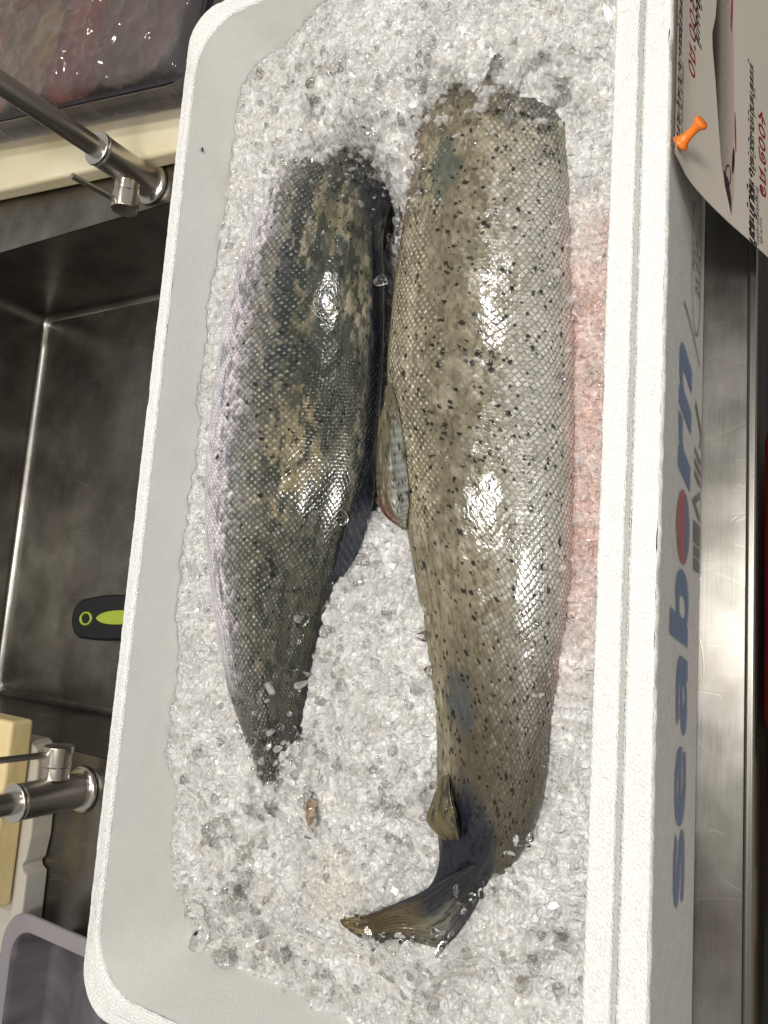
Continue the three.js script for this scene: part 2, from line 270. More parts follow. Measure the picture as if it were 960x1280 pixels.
// right-hand fish: v 0 = back (towards the other fish), v 1 = pink flank
const spotR = spots(1150, 77, (u, v) => clamp(1.1 - Math.abs(v - .5) * 1.2) * (u > .15 ? 1 : .3) * (v < .9 ? 1 : .2));
const skinR = dataTex(TW, TH, (i, j, c) => {
  const u = j / TH, v = i / TW, s = u * LEN, t = v * ARC, n1 = fbm(i / 60, j / 60, 81), n2 = fbm(i / 14, j / 14, 82), n3 = fbm(i / 160, j / 160, 83), w = (n1 - .5) * 1.3;
  const [h, e, id] = scaleAt(s, t + warp(i, j));
  c[0] = 112; c[1] = 105; c[2] = 84;
  paint(c, 92, 86, 70, smooth(.45, .7, n3) * .8);
  paint(c, 136, 129, 108, smooth(.55, .75, n1) * .6);
  paint(c, 80, 72, 56, smooth(.52, .72, fbm(i / 14, j / 18, 84)) * .6); paint(c, 146, 140, 120, smooth(.56, .74, fbm(i / 34, j / 26, 86)) * .4); paint(c, 58, 54, 40, smooth(.58, .74, fbm(i / 9, j / 12, 87)) * .5);
  paint(c, 66, 58, 42, smooth(.12, .0, v + w * .12) * .8); paint(c, 26, 27, 34, smooth(.16, .05, v + w * .1) * smooth(.34, .2, u) * .95);                              // dark back line; near the head the gap's shade is painted in
  paint(c, 112, 86, 62, blob(u, v, .2, .12, .14, .08, w) * .6);
  paint(c, 144, 142, 132, smooth(.50, .74, v + w * .12 + (id - .5) * .12) * .85 * smooth(.12, .25, u));     // silver flank
  paint(c, 180, 158, 150, smooth(.86, .95, v + w * .08) * smooth(.16, .32, u) * smooth(.84, .70, u) * .95);   // pink band
  
  paint(c, 70, 74, 72, blob(u, v, .10, .78, .09, .16, w) * .7);
  paint(c, 52, 48, 36, blob(u, v, .04, .3, .08, .5, w) * .75);
  paint(c, 60, 54, 42, smooth(.62, .86, u + w * .1) * smooth(.24, .46, v) * .85);          // darker towards the tail
  paint(c, 28, 30, 38, Math.max(blob(u, v, .935, .45, .07, .34, w), smooth(.93, .965, u + w * .04)) * .92);
  paint(c, 60, 62, 62, blob(u, v, .80, .42, .05, .08, w * 2) * .8); paint(c, 60, 66, 60, blob(u, v, .22, .38, .03, .06, w * 2) * .7);
  const out = smooth(.74, .98, e);
  const k = mix(.18, .85, smooth(.5, .8, v)) * (.6 + .8 * id);
  paint(c, 48, 47, 42, out * k * .8 * Math.max(smooth(.34, .56, v), .7 * blob(u, v, .42, .26, .24, .15, w)));
  paint(c, 206, 204, 194, (1 - smooth(.3, .85, e)) * (.08 + .42 * id * id) * (.35 + 1.1 * n3) * smooth(.42, .62, v + w * .1) * smooth(.95, .66, u));  // pale silver flank scale centres, their glint painted in as well
  paint(c, 200, 196, 172, (1 - smooth(.25, .6, e)) * (.2 + .6 * id) * blob(u, v, .42, .26, .22, .13, w * 1.2));   // pale scale centres behind the fin, with wet glints painted in
  const f = .94 + .36 * n2; c[0] *= f; c[1] *= f; c[2] *= f * 1.03;
  paint(c, 20, 19, 17, spotR(s, t) * .84);
}, true);
// left-hand fish: v 0 = pink and silver flank, v 1 = dark back
const spotL = spots(420, 99, (u, v) => clamp((v - .2) * 2) * (u > .1 ? 1 : .2));
const skinL = dataTex(TW, TH, (i, j, c) => {
  const u = j / TH, v = i / TW, s = u * LEN, t = v * ARC, n1 = fbm(i / 60, j / 60, 91), n2 = fbm(i / 14, j / 14, 92), n3 = fbm(i / 110, j / 150, 93), w = (n1 - .5) * .7 + (fbm(i / 20, j / 24, 95) - .5) * 1.6;
  const [h, e, id] = scaleAt(s, t + warp(i, j));
  c[0] = 118; c[1] = 111; c[2] = 90;
  paint(c, 78, 74, 52, smooth(.5, .68, n3) * .85);
  paint(c, 62, 60, 46, smooth(.50, .68, fbm(i / 14, j / 16, 94)) * .7);
  paint(c, 46, 47, 38, smooth(.46, .62, u + w * .12) * .72 * smooth(.42, .56, v + w * .15));
  paint(c, 42, 44, 36, blob(u, v, .44, .70, .10, .22, w) * .85);
  paint(c, 30, 32, 28, blob(u, v, .22, .50, .10, .04, w * 1.6) * .7); paint(c, 30, 34, 34, blob(u, v, .33, .50, .12, .05, w * 1.3) * .8);
  paint(c, 34, 40, 34, blob(u, v, .30, .66, .05, .12, w * 1.6) * .75); paint(c, 30, 34, 30, blob(u, v, .12, .7, .07, .25, w * 1.4) * .7);
  paint(c, 118, 106, 72, blob(u, v, .53, .58, .06, .10, w * 1.5) * .7);
  paint(c, 24, 27, 36, smooth(.88, .97, v + w * .08) * .94); paint(c, 22, 25, 32, smooth(.74, .86, v + w * .12) * smooth(.3, .16, u) * .92);  // dark back, widened near the head to paint shade into the gap
  paint(c, 80, 80, 74, smooth(.52, .38, v + w * .10 + (id - .5) * .10) * .8); paint(c, 36, 38, 31, smooth(.53, .64, fbm(i / 26, j / 32, 98)) * smooth(.44, .56, v) * .8);                               // grey upper flank
  paint(c, 184 + 26 * (n1 - .5), 178 + 32 * (n1 - .5), 172 + 32 * (n1 - .5), smooth(.43, .26, v + w * .07 + (id - .5) * .12) * smooth(.0, .1, u) * smooth(.9, .75, u) * .95);       // pink silver band
  paint(c, 190, 176, 174, blob(u, v, .45, .30, .36, .07, w * 1.2) * .4); paint(c, 196, 196, 194, smooth(.24, .10, v + w * .10) * .8);
  paint(c, 40, 38, 34, smooth(.80, .95, u) * .75); paint(c, 46, 44, 36, smooth(.09, .0, u) * .7);
  const out = smooth(.72, .98, e), k = mix(.7, .4, smooth(.4, .6, v)) * (.5 + .8 * id);
  paint(c, 54, 54, 56, out * k * .8); paint(c, 70, 72, 74, smooth(.55, .75, fbm(i / 22, j / 30, 96)) * smooth(.5, .3, v) * smooth(.1, .3, v) * .6);
  paint(c, 196, 196, 192, (1 - smooth(.2, .62, e)) * (.15 + .4 * id * id) * smooth(.66, .5, v + w * .2) * smooth(.3, .44, v));
  paint(c, 146, 148, 138, (1 - smooth(.15, .6, e)) * (.1 + .5 * id) * smooth(.26, .5, u) * smooth(.30, .55, n1));  // scale glints over the dark skin, painted as pale centres
  const f = .90 + .4 * n2; c[0] *= f; c[1] *= f; c[2] *= f * 1.05;
  paint(c, 16, 17, 16, spotL(s, t) * .85);
}, true);
const wetSkin = (map, bumpMap) => std({ map, bumpMap, bumpScale: 0.0007, roughness: 0.12, ior: 1.42, specularIntensity: 1 });
for (const t of [skinR, skinL, reliefR, reliefL]) { t.wrapS = t.wrapT = THREE.MirroredRepeatWrapping; }

const HN = 0.001, HW = 380, HD = 800, fishTop = new Float32Array(HW * HD).fill(0);   // height of the fish over the box, 1 mm cells
const cell = (x, z) => { const i = Math.round((x + .19) / HN), j = Math.round((z + .4) / HN); return i < 0 || j < 0 || i >= HW || j >= HD ? -1 : j * HW + i; };
function curve(list, y) { return new THREE.CatmullRomCurve3(list.map(([px, py]) => atY(px, py, y)), false, 'centripetal'); }
function fishBody(L, R, yL, yR, rise, sd) {
  const A = curve(L, yL), B = curve(R, yR), N = 420, M = 180;
  const g = grid(M, N, (a, u) => {
    const pa = A.getPointAt(u), pb = B.getPointAt(u), m = pa.clone().add(pb).multiplyScalar(.5), e = pb.clone().sub(pa).multiplyScalar(.5), w = e.length();
    const ph = a * 2 * Math.PI, top = Math.sin(ph) >= 0, c = -Math.cos(ph), q = Math.abs(Math.sin(ph));
    const H = rise * Math.pow(clamp(w / 0.07), .75) * (top ? 1 : 1.15) * (1 + (top ? .10 * c * (sd ? -1 : 1) : 0));
    const bump = (fbm(u * 26 + sd * 9, a * 30, 40 + sd) - .5) * 0.0014 * (top ? q : 0);
    const sink = sd ? -0.046 * smooth(.19, .02, u) - 0.018 * smooth(.82, 1, u) - .020 * c * c * smooth(.24, .10, u) - .008 * c * c * smooth(.8, .95, u) : -0.046 * smooth(.105, .030, u) + 0.011 * smooth(.90, .985, u) - .030 * c * c * smooth(.17, .06, u) - .012 * Math.max(0, c) * smooth(.86, .96, u);
    const p = m.clone().addScaledVector(e, Math.sign(c) * Math.pow(Math.abs(c), .92)); p.y += (top ? 1 : -1) * H * Math.pow(q, top ? .66 : .85) + bump + sink;
    if (top) for (let k = -1; k <= 1; k++) for (let l = -1; l <= 1; l++) { const id = cell(p.x + k * HN, p.z + l * HN); if (id >= 0) fishTop[id] = Math.max(fishTop[id], p.y); }
    return [p.x, p.y, p.z, a <= .5 ? a * 2 : 2 - a * 2, u];
  }, true, false);
  return g;
}
const fishR = thing('rainbow_trout', 'tan trout with many black spots and pale dorsal fin, tail fin bent over the ice', 'fish', [0, 0, 0], 'whole trout on ice in the box');
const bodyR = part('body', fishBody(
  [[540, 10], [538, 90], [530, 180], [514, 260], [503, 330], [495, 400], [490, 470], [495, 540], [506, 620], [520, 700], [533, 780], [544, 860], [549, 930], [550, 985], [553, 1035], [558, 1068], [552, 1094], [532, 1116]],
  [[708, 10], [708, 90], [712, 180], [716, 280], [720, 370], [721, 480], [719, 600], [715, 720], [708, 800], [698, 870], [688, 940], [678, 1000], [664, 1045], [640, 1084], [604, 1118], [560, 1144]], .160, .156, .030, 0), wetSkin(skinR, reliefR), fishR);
const fishL = thing('rainbow_trout', 'darker blotched trout with a silvery pink flank, its tail buried in ice', 'fish', [0, 0, 0], 'whole trout on ice in the box');
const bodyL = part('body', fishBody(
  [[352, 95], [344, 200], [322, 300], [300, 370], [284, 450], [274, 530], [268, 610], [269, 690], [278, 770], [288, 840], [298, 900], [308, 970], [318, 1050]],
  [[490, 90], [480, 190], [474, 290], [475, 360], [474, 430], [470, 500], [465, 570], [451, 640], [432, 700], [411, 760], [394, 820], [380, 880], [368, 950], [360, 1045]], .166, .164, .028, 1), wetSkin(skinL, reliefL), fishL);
const bodyTop = fishTop.slice(), bodyAt = (x, z) => { const c = cell(x, z); return c < 0 ? 0 : bodyTop[c]; };
const topAt = (x, z) => { const c = cell(x, z); return c < 0 ? 0 : fishTop[c]; };

// fins: thin webs with rays, as closed sheets
function fin(name, fish, outline, y, mat, bulge = 0.003, thick = 0.0014, rays = 14, along = false) {   // outline in photograph pixels: two rails of equal length (root rail, tip rail)
  const [r0, r1] = outline, a = new THREE.CatmullRomCurve3(r0.map(([px, py, h = y]) => atY(px, py, h))), b = new THREE.CatmullRomCurve3(r1.map(([px, py, h = y]) => atY(px, py, h)));
  const f = (side) => (u, v) => { const p = a.getPoint(u).lerp(b.getPoint(u), v); const edge = Math.min(1, 8 * Math.min(u, 1 - u, v + .12, 1 - v)); p.y += side * thick * Math.max(0, edge) + bulge * Math.sin(Math.PI * u) + 0.0005 * Math.sin((along ? v : u) * rays * Math.PI * 2) * (along ? u : v) + .0016 * (fbm(u * 6, v * 6, 44) - .5); if (name === 'dorsal_fin') p.y = Math.max(p.y, bodyAt(p.x, p.z) + (side > 0 ? .0016 : -.0006)); if (side > 0 && name !== 'dorsal_fin' && name !== 'adipose_fin') for (let k = -2; k <= 2; k++) for (let l = -2; l <= 2; l++) { const id = cell(p.x + k * HN, p.z + l * HN); if (id >= 0) fishTop[id] = Math.max(fishTop[id], p.y); } return along ? [p.x, p.y, p.z, v, u] : [p.x, p.y, p.z, u, v]; };
  const up = grid(120, 80, f(1)), lo = grid(120, 80, f(-1)); const I = lo.index.array; for (let k = 0; k < I.length; k += 3) { const t = I[k]; I[k] = I[k + 1]; I[k + 1] = t; } lo.computeVertexNormals();
  return part(name, mergeGeometries([up, lo]), mat, fish);
}
const finTex = (base, ray, dot, sd) => dataTex(256, 256, (i, j, c) => { const u = i / 256, v = j / 256, n = fbm(i / 30, j / 30, sd), r = Math.pow(.5 + .5 * Math.cos(u * 14 * 6.28 + 2 * (n - .5)), 3); c[0] = base[0]; c[1] = base[1]; c[2] = base[2]; paint(c, ...ray, r * .6); paint(c, ...dot, smooth(.60, .72, fbm(i / 9, j / 16, sd + 3)) * .85); const f = .75 + .5 * n; c[0] *= f; c[1] *= f; c[2] *= f; }, true);
const finMat = t => std({ map: t, roughness: .2, side: THREE.DoubleSide });
const dorsalTex = dataTex(256, 256, (i, j, c) => { const u = i / 256, v = j / 256, n = fbm(i / 30, j / 30, 121), r = .5 + .5 * Math.cos(u * 22 * 6.28 + v * 6 + 3 * (n - .5)); c[0] = 104; c[1] = 96; c[2] = 72; paint(c, 156, 158, 156, blob(u, v, .62, .28, .42, .34, n - .5) * .9); paint(c, 84, 80, 64, r * .35); paint(c, 46, 44, 38, smooth(.60, .74, fbm(i / 11, j / 22, 123)) * .8); paint(c, 96, 50, 40, blob(u, v, .8, .9, .2, .2, n - .5) * .6); }, true);
const softFin = t => std({ map: t, roughness: .24, transmission: .25, thickness: 0, side: THREE.DoubleSide });
fin('dorsal_fin', fishR, [[[496, 482], [508, 520], [516, 580], [519, 630], [512, 662]], [[484, 486], [474, 530], [471, 590], [478, 640], [503, 662]]], .172, softFin(dorsalTex), .001, .0007, 0);
fin('adipose_fin', fishR, [[[562, 960, .172], [566, 1000, .182], [572, 1024, .183], [574, 1050, .178]], [[551, 972, .172], [541, 1000, .178], [534, 1026, .178], [552, 1050, .176]]], .176, finMat(dataTex(128, 128, (i, j, c) => { const n = fbm(i / 16, j / 16, 131); c[0] = 92; c[1] = 84; c[2] = 58; paint(c, 48, 46, 40, smooth(.45, .8, n)); }, true)), .001, .0014, 0);
const tailTex = dataTex(256, 256, (i, j, c) => { const v = i / 256, u = j / 256, n = fbm(i / 30, j / 30, 141), r = Math.pow(.5 + .5 * Math.cos(v * 15 * 6.28 + 3 * (n - .5)), 2); c[0] = 34; c[1] = 35; c[2] = 40; paint(c, 112, 110, 96, blob(u, v, .40, .66, .22, .32, n - .5) * .85); paint(c, 92, 78, 52, blob(u, v, .62, .4, .24, .5, n - .5) * .85); paint(c, 132, 116, 80, smooth(.74, .92, u + (n - .5) * .3)); paint(c, 56, 46, 34, r * .35 * smooth(.3, .6, u)); paint(c, 26, 26, 28, smooth(.62, .72, fbm(i / 10, j / 12, 143)) * .8 * smooth(.75, .4, u)); const f = .75 + .5 * n; c[0] *= f; c[1] *= f; c[2] *= f; }, true);
fin('tail_fin', fishR, [[[592, 1080, .172], [558, 1096, .184], [526, 1115, .181], [492, 1130, .179], [462, 1142, .178], [424, 1149, .181]], [[606, 1110, .160], [588, 1146, .164], [556, 1181, .165], [505, 1172, .170], [458, 1175, .174], [428, 1157, .180]]], .17, finMat(tailTex), .003, .0014, 11, true);
fin('dorsal_fin', fishL, [[[470, 540, .176], [455, 600, .182], [436, 660, .184], [418, 715, .180]], [[470, 575, .160], [466, 640, .160], [450, 690, .166], [428, 722, .172]]], .17, finMat(finTex([44, 48, 60], [78, 84, 98], [22, 24, 30], 160)), .002);
fin('tail_fin', fishL, [[[380, 998, .169], [385, 1015, .170], [387, 1040, .167]], [[396, 1000, .170], [395, 1018, .171], [391, 1042, .167]]], .17, finMat(finTex([150, 130, 108], [172, 154, 132], [112, 94, 74], 170)), .002, .0012, 4);

// ------------------------------------------------------------------ crushed ice: nobody could count it
const ice = new THREE.Group(); ice.name = 'crushed_ice'; ice.userData = { label: 'wet crushed ice packed around the fish in the foam box', category: 'ice', kind: 'stuff' }; scene.add(ice);
const inBox = (x, z, m = 0) => { const dx = Math.abs(x - INCX) - (INHX - .042 - m - .002), dz = Math.abs(z) - (INZ - .042 - m - .002); return Math.hypot(Math.max(dx, 0), Math.max(dz, 0)) < .042; };
const lump = (x, z) => 0.009 * (fbm(x * 26, z * 26, 203, 2) - .5) + 0.009 * (fbm(x * 60, z * 60, 200, 3) - .5) + 0.004 * (fbm(x * 170, z * 170, 201, 2) - .5);
function facet(x, z, size, sd) {   // broken crystals: a tilted little plane in each cell
  const a = x / size, b = z / size, ci = Math.floor(a), cj = Math.floor(b); let best = 9, h = 0;
  for (let j = -1; j <= 1; j++) for (let i = -1; i <= 1; i++) { const px = ci + i + hash(ci + i, cj + j, sd), py = cj + j + hash(ci + i, cj + j, sd + 1), dx = a - px, dy = b - py, d = dx * dx + dy * dy; if (d < best) { best = d; h = hash(ci + i, cj + j, sd + 2) - .5 + 1.1 * (dx * (hash(ci + i, cj + j, sd + 3) - .5) + dy * (hash(ci + i, cj + j, sd + 4) - .5)); } }
  return h;
}
{
  const bed = grid(348, 756, (u, v) => {
    const hx = INHX - .0015, hz = INZ - .0015; let x = INCX + (2 * u - 1) * hx, z = (2 * v - 1) * hz;
    const ax = Math.abs(x - INCX) - (hx - .042), az = Math.abs(z) - (hz - .042);   // pull the corners in to the rounded wall
    if (ax > 0 && az > 0) { const d = Math.hypot(ax, az), m = Math.max(ax, az); if (d > 0) { const k = m / d; x = INCX + Math.sign(x - INCX) * (hx - .042 + ax * k); z = Math.sign(z) * (hz - .042 + az * k); } }
    const ridge = 1 - Math.abs(2 * fbm(x * 210, z * 210, 232, 2) - 1);
    return [x, iceLevel(x, z) - 0.002 + lump(x, z) + .0009 * facet(x, z, .0095, 230) + .0004 * facet(x, z, .0036, 240) + .0018 * ridge * ridge, z, x, z];
  });
  const bp = bed.attributes.position, bc = new Float32Array(bp.count * 3);   // meltwater stained by blood along the wall beside the spotted fish, yellowish near the bent tail
  const stainY = atY(415, 1120, .165);
  for (let i = 0; i < bp.count; i++) { const x = bp.getX(i), z = bp.getZ(i), n = fbm(x * 60, z * 60, 270), k = smooth(.080, .122, x + .05 * (n - .5)) * smooth(-.20, -.10, z + .06 * (n - .5)) * smooth(.17, .05, z + .06 * (n - .5)) * (.55 + .8 * n), y = smooth(.035, .01, Math.hypot(x - stainY.x, (z - stainY.z)) + .02 * (n - .5)); bc[i * 3] = 1 - .05 * k; bc[i * 3 + 1] = 1 - .28 * k - .03 * y; bc[i * 3 + 2] = 1 - .33 * k - .09 * y; }
  bed.setAttribute('color', new THREE.BufferAttribute(bc, 3));
  const clear = dataTex(1024, 1024, (i, j, c) => {   // bubbly white ice next to clear grains and thin bright seams between them
    const x = i + 14 * vnoise(i / 14, j / 14, 250), y = j + 14 * vnoise(i / 14, j / 14, 251), n = fbm(i / 26, j / 26, 210), big = fbm(i / 110, j / 110, 212), th = Math.pow(1 - Math.abs(2 * fbm(x / 34, y / 34, 213, 2) - 1), 7), t2 = Math.pow(1 - Math.abs(2 * fbm(x / 19, y / 19, 214, 2) - 1), 6);
    const v = 188 + 28 * (n - .5) + 46 * (big - .5) + 30 * th + 20 * t2 - 8 * smooth(.6, .74, fbm(i / 15, j / 15, 215)); c[0] = v; c[1] = v; c[2] = v - 1;
  }, true);
  part('ice_bed', bed, std({ color: rgb(1, .99, .975), vertexColors: true, map: tiled(clear, 7, 7), roughness: .09, bumpMap: tiled(dataTex(1024, 1024, (i, j) => { const x = i + 10 * vnoise(i / 10, j / 10, 252), y = j + 10 * vnoise(i / 10, j / 10, 253); return .5 * fbm(x / 22, y / 22, 211, 3) + .5 * Math.pow(1 - Math.abs(2 * fbm(x / 30, y / 30, 216, 2) - 1), 3); }), 7, 7), bumpScale: .0022, ior: 1.33 }), ice);
}
function chunkGeo(sd, detail, flat) {
  const g = mergeVertices(new THREE.IcosahedronGeometry(1, detail).deleteAttribute('uv').deleteAttribute('normal')), p = g.attributes.position, v = new THREE.Vector3();
  const planes = []; for (let k = 0; k < 11; k++) planes.push([new THREE.Vector3(hash(k, sd, 1) - .5, hash(k, sd, 2) - .5, hash(k, sd, 3) - .5).normalize(), .36 + .44 * hash(k, sd, 4)]);
  for (let i = 0; i < p.count; i++) {
    v.fromBufferAttribute(p, i); let r = 1 + .5 * (fbm(v.x * 1.7 + sd * 7, v.y * 1.7 + v.z * 2.3, 220 + sd) - .5);
    v.multiplyScalar(r);
    for (const [n, d] of planes) { const o = v.dot(n) - d; if (o > 0) v.addScaledVector(n, -o * .985); }
    v.x *= 1 + .35 * (hash(1, sd, 9) - .5); v.y *= .78; p.setXYZ(i, v.x, v.y, v.z);
  }
  return toCreasedNormals(g, .35);
}
const glassIce = std({ color: rgb(1, .996, .99), transmission: 1, thickness: .006, ior: 1.31, roughness: .03 });
const clearIce = std({ color: rgb(1, .996, .99), transmission: 1, thickness: 0, ior: 1.22, roughness: .04 });
const frostIce = std({ color: rgb(.96, .955, .947), transmission: .80, thickness: 0, ior: 1.28, roughness: .07 });
{
  const kinds = [];
  for (let k = 0; k < 12; k++) kinds.push({ geo: chunkGeo(k + 1, 3), mat: [clearIce, frostIce, glassIce][k % 3], m: [] });
  const q = new THREE.Quaternion(), eu = new THREE.Euler(), M = new THREE.Matrix4(), pos = new THREE.Vector3(), sc = new THREE.Vector3();
  const put = (x, y, z, r, kind) => { eu.set(rr(0, 6.28), rr(0, 6.28), rr(0, 6.28)); q.setFromEuler(eu); sc.set(r * rr(.75, 1.3), r * rr(.7, 1.1), r * rr(.75, 1.35)); kinds[kind ?? (rnd() < .025 ? 2 + 3 * (rnd() * 4 | 0) : 3 * (rnd() * 4 | 0) + (rnd() < .6 ? 0 : 1))].m.push(M.compose(pos.set(x, y, z), q, sc).clone()); };
  seed = 4242;
  let n = 0, tries = 0;
  while (n < 13000 && tries++ < 160000) {
    const x = rr(INX0 + .003, INX1 - .003), z = rr(-INZ + .003, INZ - .003);
    const fine = smooth(.115, .14, x + .02 * (vnoise(z * 40, 3) - .5)) * smooth(-.33, -.2, z) * .8 + smooth(-.24, -.36, z) * .45;
    const rad = rnd() < .45 + .5 * fine ? rr(.0012, .0028) : Math.pow(rnd(), 1.8) * .0042 + .0026;
    if (!inBox(x, z, rad * .7)) continue;
    const yi = iceLevel(x, z) + lump(x, z), yf = topAt(x, z), over = yf - yi; let y = yi - rad * rr(0, .8);
    if (over > -.002) {   // on the fish: only where ice spills over its edge
      const tail = x < -.01 ? smooth(.10, .22, z) : smooth(.26, .31, z), head = Math.max(smooth(-.20, -.26, z), smooth(.05, .02, Math.abs(x - .005)) * smooth(-.10, -.20, z)), flank = x > .105 || x < -.12 ? .8 : 0;
      const reach = .004 + .028 * tail + .034 * head + .016 * flank; const jag = (fbm(x * 90, z * 90, 260, 2) - .35) * .030 * Math.max(tail, head); if (over > reach + jag) continue;
      const keep = clamp(1 - over / Math.max(.002, reach + jag)) * (.35 + .65 * Math.max(tail, head, flank * .6)); if (rnd() > keep) continue;
      y = yf + rad * .25;
    }
    if (over > -.002 && rad > .0022) put(x, y, z, rad * .8, 3 * (rnd() * 4 | 0) + (rnd() < .3 ? 2 : rnd() < .25 ? 1 : 0)); else if (over > -.002) put(x, y, z, rad * .8, 3 * (rnd() * 4 | 0) + (rnd() < .2 ? 1 : 0)); else put(x, y, z, rad); n++;
  }
  const big = (px, py, y, r, k) => { const p = atY(px, py, y); put(p.x, p.y, p.z, r, k); };
  for (const [px, py, r, k] of [[243, 1140, .010, 0], [252, 1170, .011, 2], [275, 1195, .010, 4], [345, 1255, .010, 6], [300, 1130, .009, 0], [262, 1040, .008, 2], [470, 130, .008, 0], [455, 165, .008, 2], [420, 175, .007, 4], [520, 150, .007, 6], [475, 215, .007, 0], [490, 300, .006, 2], [478, 350, .006, 4], [445, 700, .008, 6], [430, 650, .006, 4], [410, 790, .006, 6]]) {
    const p = atY(px, py, .16), yy = Math.max(iceLevel(p.x, p.z), topAt(p.x, p.z)) + r * .25; big(px, py, yy, r, 2 + (k / 2 % 4) * 3);
  }
  const heap = (n, px0, px1, py0, py1, r0, r1, fr = 0) => { for (let k = 0; k < n; k++) { const px = rr(px0, px1), py = rr(py0, py1), p = atY(px, py, .175), r = rr(r0, r1), yy = Math.max(iceLevel(p.x, p.z) + lump(p.x, p.z), topAt(p.x, p.z)) + r * rr(-.2, .35); put(p.x, yy, p.z, r, 3 * (rnd() * 4 | 0) + (rnd() < (1 - fr) * .5 ? 2 : rnd() < .9 - fr ? 0 : 1)); } };
  heap(170, 380, 545, 90, 225, .0022, .0062); heap(40, 440, 505, 200, 330, .0018, .0045); heap(70, 300, 400, 830, 1010, .0018, .0050); heap(40, 375, 430, 730, 850, .0018, .0045); heap(40, 570, 650, 1105, 1150, .0016, .0036); heap(110, 215, 330, 1000, 1240, .0030, .0085); heap(60, 400, 540, 700, 1080, .0026, .0060); heap(70, 340, 740, 1180, 1275, .0028, .0070); heap(50, 300, 420, 60, 180, .0026, .0060); heap(150, 535, 725, 70, 125, .0022, .0060, .5); heap(50, 540, 720, 120, 165, .0014, .0036, .2); heap(110, 335, 490, 160, 212, .0022, .0060, .5); heap(50, 335, 480, 205, 260, .0014, .0036, .2); heap(90, 300, 385, 890, 1030, .0018, .0050, .4);
  kinds.forEach(({ geo, mat, m }, k) => {
    const o = new THREE.InstancedMesh(geo, mat, m.length); m.forEach((a, i) => o.setMatrixAt(i, a)); o.name = numbered(['clear_ice', 'frosted_ice', 'solid_ice'][k % 3]); o.castShadow = o.receiveShadow = true; o.userData = { kind: 'stuff' }; ice.add(o);
  });
}

